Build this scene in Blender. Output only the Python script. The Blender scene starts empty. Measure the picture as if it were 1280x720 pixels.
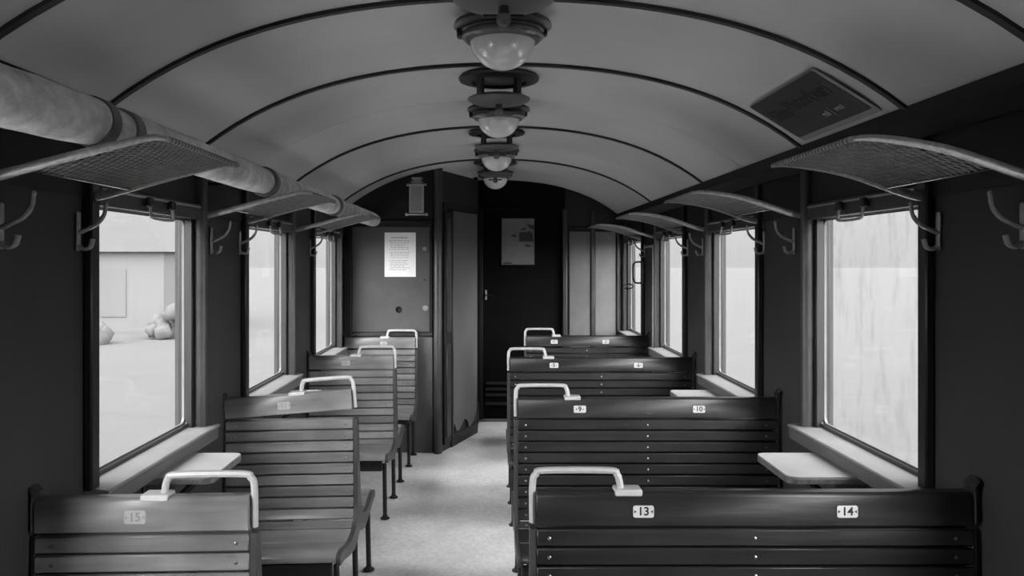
import bpy, bmesh, math, random
from mathutils import Vector, Matrix
random.seed(7)
PI = math.pi
SC = bpy.context.scene
COL = SC.collection
H = 1.64                      # eye height above the coach floor

# ------------------------------------------------------------------ camera
cd = bpy.data.cameras.new('camera'); cam = bpy.data.objects.new('camera', cd); COL.objects.link(cam)
cam.location = (0, 0, H); cam.rotation_euler = (PI/2, 0, 0)
cd.sensor_width = 36; cd.lens = 28.125
cd.shift_x = 0.0203; cd.shift_y = -0.0266
cd.clip_start = 0.05; cd.clip_end = 400
SC.camera = cam

# ------------------------------------------------------------------ sky (overcast: zenith brighter than horizon)
w = bpy.data.worlds.new('overcast_sky'); SC.world = w; w.use_nodes = True
nt = w.node_tree; nt.nodes.clear()
out = nt.nodes.new('ShaderNodeOutputWorld'); bg = nt.nodes.new('ShaderNodeBackground')
tc = nt.nodes.new('ShaderNodeTexCoord'); sp = nt.nodes.new('ShaderNodeSeparateXYZ')
mx = nt.nodes.new('ShaderNodeMath'); mx.operation = 'MAXIMUM'; mx.inputs[1].default_value = 0
ma = nt.nodes.new('ShaderNodeMath'); ma.operation = 'MULTIPLY_ADD'; ma.inputs[1].default_value = 2.0; ma.inputs[2].default_value = 1.0
ms = nt.nodes.new('ShaderNodeMath'); ms.operation = 'MULTIPLY'; ms.inputs[1].default_value = 0.76
nt.links.new(tc.outputs['Generated'], sp.inputs[0]); nt.links.new(sp.outputs['Z'], mx.inputs[0])
nt.links.new(mx.outputs[0], ma.inputs[0]); nt.links.new(ma.outputs[0], ms.inputs[0])
nt.links.new(ms.outputs[0], bg.inputs['Strength']); bg.inputs['Color'].default_value = (1, 1, 1, 1)
nt.links.new(bg.outputs[0], out.inputs[0])

# added fill: broad sun lamps from both sides, brightening the interior beyond the sky
def sun(name, energy, direction, angle):
    l = bpy.data.lights.new(name, 'SUN'); l.energy = energy; l.angle = math.radians(angle)
    o = bpy.data.objects.new(name, l); COL.objects.link(o)
    o.rotation_euler = Vector(direction).to_track_quat('-Z', 'Y').to_euler()
    return o
sun('fill_sun_left', 29.0, (1, 0.75, -0.72), 90)
sun('fill_sun_right', 29.0, (-1, 0.75, -0.72), 90)

SC.view_settings.view_transform = 'Standard'; SC.view_settings.look = 'None'
SC.view_settings.exposure = 0.0; SC.view_settings.gamma = 1.0

# ------------------------------------------------------------------ materials
def mat(name, g, rough=0.6, var=0.15, scale=(8, 8, 8), detail=4, bump=0.0, metal=0.0, spec=0.5,
        blot=0.0, blot_scale=2.5, rnd=0.0, coat=0.0, rvar=0.1, scratch=0.0):
    m = bpy.data.materials.new(name); m.use_nodes = True
    n = m.node_tree; L = n.links; b = n.nodes['Principled BSDF']
    b.inputs['Roughness'].default_value = rough; b.inputs['Metallic'].default_value = metal
    b.inputs['Specular IOR Level'].default_value = spec
    b.inputs['Coat Weight'].default_value = coat; b.inputs['Coat Roughness'].default_value = 0.25
    t = n.nodes.new('ShaderNodeTexCoord'); mp = n.nodes.new('ShaderNodeMapping')
    mp.inputs['Scale'].default_value = scale
    L.new(t.outputs['Object'], mp.inputs[0])
    oi = n.nodes.new('ShaderNodeObjectInfo')
    add = n.nodes.new('ShaderNodeVectorMath'); add.operation = 'ADD'
    sc = n.nodes.new('ShaderNodeMath'); sc.operation = 'MULTIPLY'; sc.inputs[1].default_value = 37.0
    L.new(oi.outputs['Random'], sc.inputs[0]); L.new(mp.outputs[0], add.inputs[0]); L.new(sc.outputs[0], add.inputs[1])
    nz = n.nodes.new('ShaderNodeTexNoise'); nz.inputs['Scale'].default_value = 1.0; nz.inputs['Detail'].default_value = detail
    nz.inputs['Roughness'].default_value = 0.65
    L.new(add.outputs[0], nz.inputs['Vector'])
    mr = n.nodes.new('ShaderNodeMapRange'); mr.inputs[1].default_value = 0.25; mr.inputs[2].default_value = 0.75
    mr.inputs[3].default_value = g*(1-var); mr.inputs[4].default_value = g*(1+var)
    L.new(nz.outputs['Fac'], mr.inputs[0]); val = mr.outputs[0]
    if blot:
        n2 = n.nodes.new('ShaderNodeTexNoise'); n2.inputs['Scale'].default_value = blot_scale; n2.inputs['Detail'].default_value = 5
        L.new(t.outputs['Object'], n2.inputs['Vector'])
        m2 = n.nodes.new('ShaderNodeMapRange'); m2.inputs[1].default_value = 0.35; m2.inputs[2].default_value = 0.65
        m2.inputs[3].default_value = 1-blot; m2.inputs[4].default_value = 1+blot*0.5
        L.new(n2.outputs['Fac'], m2.inputs[0])
        mm = n.nodes.new('ShaderNodeMath'); mm.operation = 'MULTIPLY'; L.new(val, mm.inputs[0]); L.new(m2.outputs[0], mm.inputs[1]); val = mm.outputs[0]
    if rnd:
        m3 = n.nodes.new('ShaderNodeMapRange'); m3.inputs[3].default_value = 1-rnd; m3.inputs[4].default_value = 1+rnd
        L.new(oi.outputs['Random'], m3.inputs[0])
        mm = n.nodes.new('ShaderNodeMath'); mm.operation = 'MULTIPLY'; L.new(val, mm.inputs[0]); L.new(m3.outputs[0], mm.inputs[1]); val = mm.outputs[0]
    if scratch:                      # worn-through nicks and scratches
        mp2 = n.nodes.new('ShaderNodeMapping'); mp2.inputs['Scale'].default_value = (9, 30, 55)
        L.new(t.outputs['Object'], mp2.inputs[0])
        ad2 = n.nodes.new('ShaderNodeVectorMath'); ad2.operation = 'ADD'; L.new(mp2.outputs[0], ad2.inputs[0]); L.new(sc.outputs[0], ad2.inputs[1])
        n3 = n.nodes.new('ShaderNodeTexNoise'); n3.inputs['Scale'].default_value = 1; n3.inputs['Detail'].default_value = 3; n3.inputs['Distortion'].default_value = .8
        L.new(ad2.outputs[0], n3.inputs['Vector'])
        m5 = n.nodes.new('ShaderNodeMapRange'); m5.inputs[1].default_value = .70; m5.inputs[2].default_value = .78; m5.inputs[3].default_value = 0; m5.inputs[4].default_value = scratch
        L.new(n3.outputs['Fac'], m5.inputs[0])
        mm = n.nodes.new('ShaderNodeMath'); mm.operation = 'ADD'; L.new(val, mm.inputs[0]); L.new(m5.outputs[0], mm.inputs[1]); val = mm.outputs[0]
    cb = n.nodes.new('ShaderNodeCombineColor')
    for i in range(3): L.new(val, cb.inputs[i])
    L.new(cb.outputs[0], b.inputs['Base Color'])
    if rvar:
        m4 = n.nodes.new('ShaderNodeMapRange'); m4.inputs[3].default_value = max(0.02, rough-rvar); m4.inputs[4].default_value = rough+rvar
        L.new(nz.outputs['Fac'], m4.inputs[0]); L.new(m4.outputs[0], b.inputs['Roughness'])
    if bump:
        bp = n.nodes.new('ShaderNodeBump'); bp.inputs['Strength'].default_value = bump; bp.inputs['Distance'].default_value = 0.01
        L.new(nz.outputs['Fac'], bp.inputs['Height']); L.new(bp.outputs[0], b.inputs['Normal'])
    return m

def glass_mat(name, dust, streak=0.0, seed=0.0):
    m = bpy.data.materials.new(name); m.use_nodes = True
    n = m.node_tree; L = n.links; n.nodes.clear()
    o = n.nodes.new('ShaderNodeOutputMaterial')
    tr = n.nodes.new('ShaderNodeBsdfTransparent'); tr.inputs[0].default_value = (.97, .97, .97, 1)
    gl = n.nodes.new('ShaderNodeBsdfGlossy'); gl.inputs['Roughness'].default_value = 0.05
    m1 = n.nodes.new('ShaderNodeMixShader'); m1.inputs[0].default_value = .04; L.new(tr.outputs[0], m1.inputs[1]); L.new(gl.outputs[0], m1.inputs[2])
    df = n.nodes.new('ShaderNodeBsdfDiffuse'); df.inputs[0].default_value = (.16, .16, .16, 1)
    t = n.nodes.new('ShaderNodeTexCoord'); mp = n.nodes.new('ShaderNodeMapping'); mp.inputs['Scale'].default_value = (6, 16, 3.5); mp.inputs['Location'].default_value = (seed, seed, seed)
    L.new(t.outputs['Object'], mp.inputs[0])
    nz = n.nodes.new('ShaderNodeTexNoise'); nz.inputs['Scale'].default_value = 1; nz.inputs['Detail'].default_value = 8; nz.inputs['Roughness'].default_value = .7
    L.new(mp.outputs[0], nz.inputs['Vector'])
    mr = n.nodes.new('ShaderNodeMapRange'); mr.inputs[1].default_value = .5; mr.inputs[2].default_value = .85
    mr.inputs[3].default_value = dust; mr.inputs[4].default_value = dust+streak
    L.new(nz.outputs['Fac'], mr.inputs[0])
    m2 = n.nodes.new('ShaderNodeMixShader'); L.new(mr.outputs[0], m2.inputs[0]); L.new(m1.outputs[0], m2.inputs[1]); L.new(df.outputs[0], m2.inputs[2])
    L.new(m2.outputs[0], o.inputs[0])
    return m

M = {}
M['ceiling'] = mat('ceiling_paint', .62, .42, .05, (1.2, 1.2, 1.2), 5, blot=.10, blot_scale=1.3, spec=.4)
M['rib'] = mat('dark_rib_paint', .022, .5, .2)
M['wall'] = mat('wall_paint', .034, .62, spec=.3, var=.12, scale=(40, 40, 40), detail=3, bump=.08, blot=.15, blot_scale=2)
M['upper'] = mat('dark_upper_paint', .012, .55, .2, (10, 10, 10), spec=.25)
M['cornice'] = mat('cornice_paint', .010, .5, .2, (10, 3, 10), spec=.25)
M['trim'] = mat('window_trim_paint', .04, .38, .35, (30, 30, 4), 5, bump=.15, blot=.3, blot_scale=5)
M['trim_dark'] = mat('dark_trim_paint', .014, .4, .3, (30, 30, 4), 5, spec=.3, bump=.1)
M['sash'] = mat('sash_paint', .03, .35, .2)
M['bead'] = mat('bead_paint', .10, .4, .2)
M['sill'] = mat('sill_paint', .155, .5, .15, (12, 5, 12), 6, bump=.1, blot=.15, blot_scale=6)
M['sill_front'] = mat('sill_front_paint', .085, .42, .3, (14, 4, 14), 5, bump=.1)
M['table'] = mat('table_top', .235, .45, .08, (12, 12, 12), blot=.08, blot_scale=5)
M['table_edge'] = mat('table_edge', .10, .5, .6, (40, 40, 40), 5)
M['floor'] = mat('floor_linoleum', .74, .6, .22, (45, 45, 45), 8, bump=.06, blot=.16, blot_scale=2.2)
M['slat'] = mat('varnished_slat', .020, .34, .35, (1.6, 26, 26), 6, bump=.12, rnd=.22, blot=.35, blot_scale=4, scratch=.09)
M['slat_worn_lit'] = mat('worn_lit_slat', .165, .30, .30, (1.8, 26, 26), 6, bump=.15, rnd=.24, blot=.35, blot_scale=4, scratch=.16)  # left slats: wear, with window gloss also put into a lighter base colour
M['seat'] = mat('seat_board', .17, .32, .3, (2, 14, 14), 6, bump=.1, rnd=.1, blot=.2, blot_scale=5)
M['endpanel'] = mat('end_panel_paint', .04, .45, .25, (12, 12, 12))
M['iron'] = mat('black_iron', .012, .45, .3, (20, 20, 20))
M['handle'] = mat('painted_handle', .50, .38, .12, (30, 30, 30), 5, bump=.06)
M['bracket'] = mat('dark_bracket', .03, .3, .3, (20, 20, 20), metal=.5)
M['plate'] = mat('enamel_plate', .62, .3, .06, (40, 40, 40))
M['plate_faded'] = mat('faded_plate', .36, .35, .1, (40, 40, 40))
M['ink'] = mat('black_ink', .012, .5, .1)
M['ink_faded'] = mat('faded_ink', .22, .5, .1)
M['screw'] = mat('screw_metal', .35, .3, .1, metal=.9)
M['steel'] = mat('worn_steel', .40, .38, .35, (60, 60, 60), 4, metal=.35, bump=.1)
M['hook'] = mat('hook_metal', .34, .32, .25, (40, 40, 40), 4, metal=.4)
M['net'] = mat('net_cord', .20, .8, .3, (30, 30, 30))
M['pipe'] = mat('pipe_wrap', .68, .65, .35, (26, 18, 26), 7, bump=.5, blot=.28, blot_scale=9)
M['clamp'] = mat('pipe_clamp', .16, .5, .3, (20, 20, 20))
M['lamp_dark'] = mat('lamp_metal', .035, .38, .3, (30, 30, 30), metal=.3)
M['lamp_rim'] = mat('lamp_rim_metal', .12, .35, .4, (50, 50, 50), metal=.6)
M['globe'] = mat('milky_globe', .78, .12, .04, (6, 6, 6), rvar=0, coat=.5, spec=.8)
M['vent_disc'] = mat('vent_disc_metal', .12, .42, .2, (20, 20, 20), metal=.3)
M['partition'] = mat('partition_paint', .082, .5, .12, (12, 12, 12), 5, spec=.35, blot=.12, blot_scale=3)
M['partition_dark'] = mat('partition_dark_paint', .02, .5, .2, (10, 10, 10), spec=.25)
M['panel'] = mat('end_panel_board', .12, .5, .12, (12, 12, 12), 5, spec=.4, blot=.12, blot_scale=3)
M['leaf'] = mat('leaf_paint', .10, .5, .15, (6, 6, 3))
M['door'] = mat('door_paint', .006, .5, .2, (8, 8, 8), spec=.04)
M['paper'] = mat('paper', .93, .8, .03, (20, 20, 20))
M['poster'] = mat('grey_poster', .17, .6, .2, (9, 9, 9))
M['poster_ink'] = mat('poster_dark_print', .03, .6, .2)
M['sign'] = mat('dark_sign', .025, .32, .15, (6, 6, 6))
M['sign_edge'] = mat('sign_margin', .30, .5, .1)
M['sign_text'] = mat('sign_black_text', .004, .4, .1)
M['sign_white'] = mat('sign_white_text', .40, .5, .1)
M['sconce'] = mat('sconce_metal', .42, .4, .2, (30, 30, 30), metal=.2)
M['sconce_glass'] = mat('sconce_glass', .28, .15, .1, (10, 10, 4), rvar=0)
M['ground'] = mat('pale_ground', .040, .9, .06, (.5, .5, .5))
M['bounce_slab'] = mat('pale_bounce_slab', .40, .9, .06, (3, 3, 3))
M['bush'] = mat('hazed_bush', .044, .9, .3, (3, 3, 3))
M['house'] = mat('hazed_house', .071, .9, .05, (1, 1, 1))  # house and bush tones set near the sky, putting haze into the colour
M['house_dark'] = mat('hazed_house_trim', .062, .9, .05, (1, 1, 1))
M['house_roof'] = mat('hazed_house_roof', .065, .9, .05, (1, 1, 1))
M['body'] = mat('coach_outside', .05, .5, .1)
GL = glass_mat('window_glass', .03, .05, 0)
GLD = glass_mat('dirty_window_glass', .03, .30, 3.3)
GLH = glass_mat('hazy_window_glass', .05, .04, 8.1)

# ------------------------------------------------------------------ helpers
class MB:
    def __init__(s): s.bm = bmesh.new()
    def box(s, x0, x1, y0, y1, z0, z1, bevel=0, mtx=None):
        b = bmesh.new() if bevel else s.bm
        vs = [b.verts.new((x, y, z)) for x in (x0, x1) for y in (y0, y1) for z in (z0, z1)]
        for f in ((0,1,3,2),(4,6,7,5),(0,4,5,1),(2,3,7,6),(0,2,6,4),(1,5,7,3)):
            b.faces.new([vs[i] for i in f])
        if bevel:
            bmesh.ops.bevel(b, geom=list(b.edges), offset=bevel, segments=1, affect='EDGES', profile=.5)
            if mtx: bmesh.ops.transform(b, matrix=mtx, verts=list(b.verts))
            s._merge(b)
        elif mtx: bmesh.ops.transform(b, matrix=mtx, verts=vs)
        return s
    def _merge(s, b):
        mp = {v: s.bm.verts.new(v.co) for v in b.verts}
        for f in b.faces:
            try: s.bm.faces.new([mp[v] for v in f.verts])
            except ValueError: pass
        b.free()
    def prism(s, pts, axis, a, b_, bevel=0):
        """extrude polygon pts (2-tuples) along axis from a to b_"""
        def co(p, t):
            if axis == 'x': return (t, p[0], p[1])
            if axis == 'y': return (p[0], t, p[1])
            return (p[0], p[1], t)
        b = bmesh.new()
        A = [b.verts.new(co(p, a)) for p in pts]; B = [b.verts.new(co(p, b_)) for p in pts]
        n = len(pts)
        b.faces.new(A); b.faces.new(B[::-1])
        for i in range(n): b.faces.new((A[i], B[i], B[(i+1) % n], A[(i+1) % n]))
        if bevel:
            bmesh.ops.recalc_face_normals(b, faces=list(b.faces))
            bmesh.ops.bevel(b, geom=list(b.edges), offset=bevel, segments=1, affect='EDGES', profile=.5)
        s._merge(b); return s
    def tube(s, pts, r, sides=8, caps=True, flat=None):
        """sweep; r float or list; flat=(ru, rv) multipliers"""
        pts = [Vector(p) for p in pts]; n = len(pts)
        rs = r if isinstance(r, (list, tuple)) else [r]*n
        rings = []; up = None
        for i, p in enumerate(pts):
            d = (pts[min(i+1, n-1)] - pts[max(i-1, 0)]).normalized()
            if up is None:
                up = Vector((0, 0, 1)) if abs(d.z) < .9 else Vector((0, 1, 0))
            u = d.cross(up)
            if u.length < 1e-5: u = d.cross(Vector((1, .2, 0)))
            u.normalize(); v = u.cross(d).normalized(); up = v
            fu, fv = flat or (1, 1)
            rings.append([s.bm.verts.new(p + u*math.cos(2*PI*k/sides)*rs[i]*fu + v*math.sin(2*PI*k/sides)*rs[i]*fv) for k in range(sides)])
        for a, b in zip(rings, rings[1:]):
            for k in range(sides): s.bm.faces.new((a[k], a[(k+1) % sides], b[(k+1) % sides], b[k]))
        if caps: s.bm.faces.new(rings[0][::-1]); s.bm.faces.new(rings[-1])
        return s
    def lathe(s, prof, c=(0, 0, 0), sides=32):
        """prof list of (r, z), axis z"""
        c = Vector(c); rings = []
        for r, z in prof:
            if r < 1e-6: rings.append([s.bm.verts.new(c+Vector((0, 0, z)))])
            else: rings.append([s.bm.verts.new(c+Vector((r*math.cos(2*PI*k/sides), r*math.sin(2*PI*k/sides), z))) for k in range(sides)])
        for a, b in zip(rings, rings[1:]):
            for k in range(sides):
                k2 = (k+1) % sides
                if len(a) == 1 and len(b) == 1: continue
                if len(a) == 1: s.bm.faces.new((a[0], b[k2], b[k]))
                elif len(b) == 1: s.bm.faces.new((a[k], a[k2], b[0]))
                else: s.bm.faces.new((a[k], a[k2], b[k2], b[k]))
        return s
    def ball(s, c, r, seg=8):
        b = bmesh.new(); bmesh.ops.create_uvsphere(b, u_segments=seg, v_segments=max(4, seg//2+1), radius=r)
        bmesh.ops.translate(b, vec=Vector(c), verts=list(b.verts)); s._merge(b); return s
    def mesh(s, name, m, smooth=40):
        bmesh.ops.recalc_face_normals(s.bm, faces=list(s.bm.faces))
        me = bpy.data.meshes.new(name); s.bm.to_mesh(me); s.bm.free()
        me.materials.append(m)
        if smooth:
            me.shade_smooth(); me.set_sharp_from_angle(angle=math.radians(smooth))
        return me
    def build(s, name, m, parent=None, loc=(0, 0, 0), smooth=40, kind=None, label=None):
        return inst(name, s.mesh(name, m, smooth), parent, loc, kind, label)

def inst(name, me, parent=None, loc=(0, 0, 0), kind=None, label=None, rot=None):
    o = bpy.data.objects.new(name, me); COL.objects.link(o); o.location = loc
    if rot: o.rotation_euler = rot
    if parent: o.parent = parent
    if kind: o['kind'] = kind
    if label: o['label'] = label
    return o

def thing(name, label, cat, loc=(0, 0, 0), group=None, rot=None):
    o = bpy.data.objects.new(name, None); COL.objects.link(o); o.location = loc
    o.empty_display_size = .1
    if rot: o.rotation_euler = rot
    o['label'] = label; o['category'] = cat
    if group: o['group'] = group
    return o

def struct_empty(name, loc=(0, 0, 0), rot=None):
    o = bpy.data.objects.new(name, None); COL.objects.link(o); o.location = loc; o['kind'] = 'structure'
    if rot: o.rotation_euler = rot
    return o

def tag(o, label, cat, group=None):
    o['label'] = label; o['category'] = cat
    if group: o['group'] = group
    return o

def copy_tree(o, parent=None):
    c = o.copy(); COL.objects.link(c)
    if parent: c.parent = parent
    for ch in list(o.children): copy_tree(ch, c)
    return c

def text_mesh(txt, size, name, m, extrude=0.0008, bold=0.0, align='CENTER'):
    cu = bpy.data.curves.new(name, 'FONT'); cu.body = txt; cu.size = size; cu.extrude = extrude; cu.offset = bold
    cu.align_x = align; cu.align_y = 'CENTER'; cu.resolution_u = 3
    o = bpy.data.objects.new(name, cu); COL.objects.link(o)
    bpy.context.view_layer.update()
    me = bpy.data.meshes.new_from_object(o.evaluated_get(bpy.context.evaluated_depsgraph_get()))
    bpy.data.objects.remove(o); bpy.data.curves.remove(cu)
    me.name = name; me.materials.clear(); me.materials.append(m)
    return me

def rrect(a0, a1, b0, b1, r, n=5):
    pts = []
    for cx, cy, t0 in ((a1-r, b1-r, 0), (a0+r, b1-r, PI/2), (a0+r, b0+r, PI), (a1-r, b0+r, 1.5*PI)):
        for i in range(n+1):
            t = t0 + PI/2*i/n; pts.append((cx+r*math.cos(t), cy+r*math.sin(t)))
    return pts

def smooth_path(pts, n=5):
    """Catmull-Rom"""
    P = [Vector(p) for p in pts]; P = [2*P[0]-P[1]] + P + [2*P[-1]-P[-2]]; o = []
    for i in range(1, len(P)-2):
        for k in range(n):
            t = k/n; a, b, c, d = P[i-1:i+3]
            o.append(.5*((2*b)+(c-a)*t+(2*a-5*b+4*c-d)*t*t+(3*b-a-3*c+d)*t**3))
    o.append(P[-2]); return o

# ------------------------------------------------------------------ coach dimensions
XR, XL = 1.375, -1.265       # side wall faces
XC = 0.045                   # crown of the ceiling
PITCH = 1.56
Y0, Y1 = -2.3, 8.2           # coach ends
def cz(x):                   # ceiling height
    d = abs(x-XC); return H + .826 - .1373*d*d - .0546*d**4
CRX, CLX = 1.30, -1.20       # ceiling edges at the cornices

# ------------------------------------------------------------------ floor, ceiling
MB().box(XL-.09, XR+.09, Y0-.1, Y1+1.2, -.06, 0).build('floor', M['floor'], kind='structure', smooth=0)

NS = 36
xs = [CLX-.09 + (CRX-CLX+.18)*i/NS for i in range(NS+1)]
roof = MB()
roof.prism([(x, cz(x)+.012) for x in xs] + [(x, cz(x)+.07) for x in xs[::-1]], 'y', Y0-.1, Y1+1.2)
ceiling = roof.build('ceiling', M['ceiling'], kind='structure')
RIBS = [1.05, 1.845, 2.495, 3.34, 4.89, 6.47]
SEAMS = [4.115]
edges = sorted([Y0, -.6] + RIBS + SEAMS + [5.68, 7.3, Y1])
xs2 = [CLX + (CRX-CLX)*i/NS for i in range(NS+1)]
for a, b in zip(edges, edges[1:]):
    p = MB(); p.prism([(x, cz(x)) for x in xs2] + [(x, cz(x)+.010) for x in xs2[::-1]], 'y', a+.0015, b-.0015)
    p.build('ceiling_panel', M['ceiling'], ceiling)
def rib_mesh(wd, th):
    p = MB(); p.prism([(x, cz(x)-th) for x in xs2] + [(x, cz(x)+.002) for x in xs2[::-1]], 'y', -wd/2, wd/2)
    return p.mesh('rib', M['rib'])
rm = rib_mesh(.026, .012)
for y in RIBS: inst('rib', rm, ceiling, (0, y, 0))

# ------------------------------------------------------------------ side walls with window openings
OA, OB = 2.52, 3.415                       # opening along the coach, first window
ZB, ZT = H-.712, H+.205                    # rough opening in height
WT = .085
wins = {1: [-1, 0, 1, 2, 3], -1: [-1, 0, 1, 2]}
def side_wall(name, side):
    X = XR if side > 0 else XL
    x0, x1 = (X, X+WT) if side > 0 else (X-WT, X)
    m = MB()
    cuts = [(OA+PITCH*k, OB+PITCH*k) for k in wins[side]]
    ztop = H+.62
    m.box(x0, x1, Y0, Y1+1.2, 0, ZB); m.box(x0, x1, Y0, Y1+1.2, ZT, ztop)
    prev = Y0
    for a, b in cuts: m.box(x0, x1, prev, a, ZB, ZT); prev = b
    m.box(x0, x1, prev, Y1+1.2, ZB, ZT)
    return m.build(name, M['wall'], kind='structure', smooth=0)
side_wall('wall_right', 1); side_wall('wall_left', -1)

# cornice beams between ceiling edge and wall, dark
tcount = 1
for side in (1, -1):
    X, C = (XR, CRX) if side > 0 else (XL, CLX)
    m = MB(); pr = [(C-.012*side, cz(C)+.004), (X, cz(C)+.05), (X, H+.385), (X-.03*side, H+.385), (C-.012*side, H+.43)]
    m.prism(pr, 'y', Y0, Y1)
    m.build('trim_%d' % tcount, M['cornice'], kind='structure', smooth=20); tcount += 1
    # thin picture-rail under the cornice and the dark frieze board above the windows
    m = MB(); a, b = sorted((X, X-.008*side))
    m.box(a, b, Y0, Y1, H+.20, H+.386)
    m.build('trim_%d' % tcount, M['upper'], kind='structure', smooth=0); tcount += 1
    # skirting
    m = MB(); a, b = sorted((X, X-.015*side)); m.box(a, b, Y0, Y1, 0, .09)
    m.build('baseboard_' + ('right' if side > 0 else 'left'), M['upper'], kind='structure', smooth=0)

# ------------------------------------------------------------------ windows
def ring(outer, inner, axis_x0, axis_x1):
    """frame between two equally sampled loops of (y,z), thick in x"""
    m = MB(); n = len(outer)
    V = [[m.bm.verts.new((x, p[0], p[1])) for p in loop] for loop in (outer, inner) for x in (axis_x0, axis_x1)]
    for i in range(n):
        j = (i+1) % n
        m.bm.faces.new((V[0][i], V[0][j], V[2][j], V[2][i])); m.bm.faces.new((V[1][i], V[3][i], V[3][j], V[1][j]))
        m.bm.faces.new((V[0][i], V[1][i], V[1][j], V[0][j])); m.bm.faces.new((V[2][i], V[2][j], V[3][j], V[3][i]))
    return m
def window(n, side, k):
    X = XR if side > 0 else XL; s = side
    yc = (OA+OB)/2 + PITCH*k
    root = struct_empty('window_%d' % n, (X, yc, 0))
    hw = (OB-OA)/2
    def bx(name, xa, xb, ya, yb, za, zb, m, bev=.004, label=None):
        a, b = sorted((xa*s, xb*s)); return MB().box(a, b, ya, yb, za, zb, bev).build(name, m, root, label=label)
    # side trims standing proud of the wall, up to the cornice
    bx('side_trim', -.030, -.001, -hw-.045, -hw+.008, H-.715, H+.385, M['trim_dark'], .006)
    pr = [(-.001*s, hw-.003), (-.022*s, hw-.003), (-.036*s, hw+.002), (-.043*s, hw+.012), (-.045*s, hw+.022), (-.042*s, hw+.034), (-.034*s, hw+.043), (-.022*s, hw+.048), (-.001*s, hw+.050)]
    MB().prism(pr, 'z', H-.712, H+.385).build('side_trim', M['trim'], root, smooth=50)
    bx('reveal', .000, .060, hw-.030, hw-.002, ZB, ZT, M['trim_dark'], .004)
    bx('head_trim', -.028, -.001, -hw+.008, hw-.003, H+.175, H+.240, M['trim'], .005)
    bx('head_strip', -.036, -.028, -hw+.02, hw-.02, H+.222, H+.230, M['steel'], .002, 'thin bright metal strip')
    # sash with rounded corners, two steps
    o = rrect(-hw+.001, hw-.001, ZB+.001, ZT-.001, .004); i1 = rrect(-hw+.022, hw-.026, ZB+.020, ZT-.030, .020)
    a, b = sorted((.022*s, .050*s)); ring(o, i1, a, b).build('sash', M['sash'], root)
    i0 = rrect(-hw+.016, hw-.019, ZB+.013, ZT-.024, .02); i2 = rrect(-hw+.026, hw-.031, ZB+.027, ZT-.036, .024)
    a, b = sorted((.034*s, .044*s)); ring(i0, i2, a, b).build('glazing_bead', M['bead'], root)
    g = (GLD if (side > 0 and k == 0) else GLH if (side < 0 and k == 0) else GL)
    a, b = sorted((.036*s, .040*s))
    MB().prism(rrect(-hw+.020, hw-.024, ZB+.018, ZT-.028, .02), 'x', a, b).build('pane', g, root, smooth=0)
    # sill board, sloping a little, over a darker front board
    xi = -.075; zt = H-.712; ye = hw+.09 if k >= 0 else hw+.03
    pr = [(.034*s, zt+.008), (xi*s, zt-.002), ((xi-.005)*s, zt-.008), ((xi+.002)*s, zt-.018), (.034*s, zt-.012)]
    MB().prism(pr, 'y', -hw-.035, ye, .002).build('windowsill', M['sill'], root, smooth=20)
    a, b = sorted(((xi+.003)*s, -.001*s))
    MB().box(a, b, -hw-.033, ye-.002, zt-.066, zt-.016, .005).build('sill_front', M['sill_front'], root)
    # bail handle hanging over the top of the glass
    zz = H+.205
    pth = [(-.040*s, -.10, zz), (-.046*s, -.10, zz-.035), (-.046*s, -.088, zz-.052), (-.046*s, .088, zz-.052), (-.046*s, .10, zz-.035), (-.040*s, .10, zz)]
    h = MB().tube(smooth_path(pth, 3), .0055, 7).build('pull_handle', M['hook'], root)
    for y in (-.10, .10):
        a, b = sorted((-.050*s, -.028*s)); MB().box(a, b, y-.018, y+.018, zz-.012, zz+.022, .004).build('lug', M['bracket'], h)
    return root
n = 1
for side in (1, -1):
    for k in wins[side]:
        if k >= 0: window(n, side, k); n += 1
for side in (1, -1):
    for k in wins[side]:
        if k < 0: window(n, side, k); n += 1

# ------------------------------------------------------------------ end wall, door, compartment
MB().prism([(.755, 0), (XR, 0), (XR, H+.40)] + [(x, cz(x)+.006) for x in (1.31, 1.2, 1.1, 1.0, .9, .8, .755)], 'y', Y1, Y1+.06).build('wall_front', M['partition_dark'], kind='structure', smooth=0)
arc = [(-.16+.92*i/10) for i in range(11)]
MB().prism([(-.16, H+.53), (.755, H+.53)] + [(x, cz(x)+.01) for x in [.755]+arc[::-1] if x <= .755], 'y', Y1-.02, Y1+.06).build('trim_%d' % tcount, M['door'], kind='structure', smooth=0); tcount += 1
MB().box(XL, XR, Y0-.05, Y0, 0, H+.86).build('wall_rear', M['wall'], kind='structure', smooth=0)
# vestibule behind the door
MB().box(-.5, 1.2, Y1+1.1, Y1+1.15, 0, H+.9).build('wall_vestibule', M['door'], kind='structure', smooth=0)
# right hand end panels
e = bpy.data.objects['wall_front']
MB().box(.80, 1.015, Y1-.012, Y1-.001, .10, H+.30, .003).build('panel', M['panel'], e)
MB().box(1.065, 1.275, Y1-.012, Y1-.001, .10, H+.30, .003).build('panel', M['panel'], e)
MB().box(1.018, 1.062, Y1-.030, Y1-.001, .0, H+.52, .008).build('batten', M['trim'], e)
MB().box(1.28, 1.34, Y1-.035, Y1-.001, .0, H+.45, .01).build('batten', M['trim'], e)
MB().box(.80, 1.34, Y1-.020, Y1-.002, H+.305, H+.345, .005).build('batten', M['upper'], e)
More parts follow.
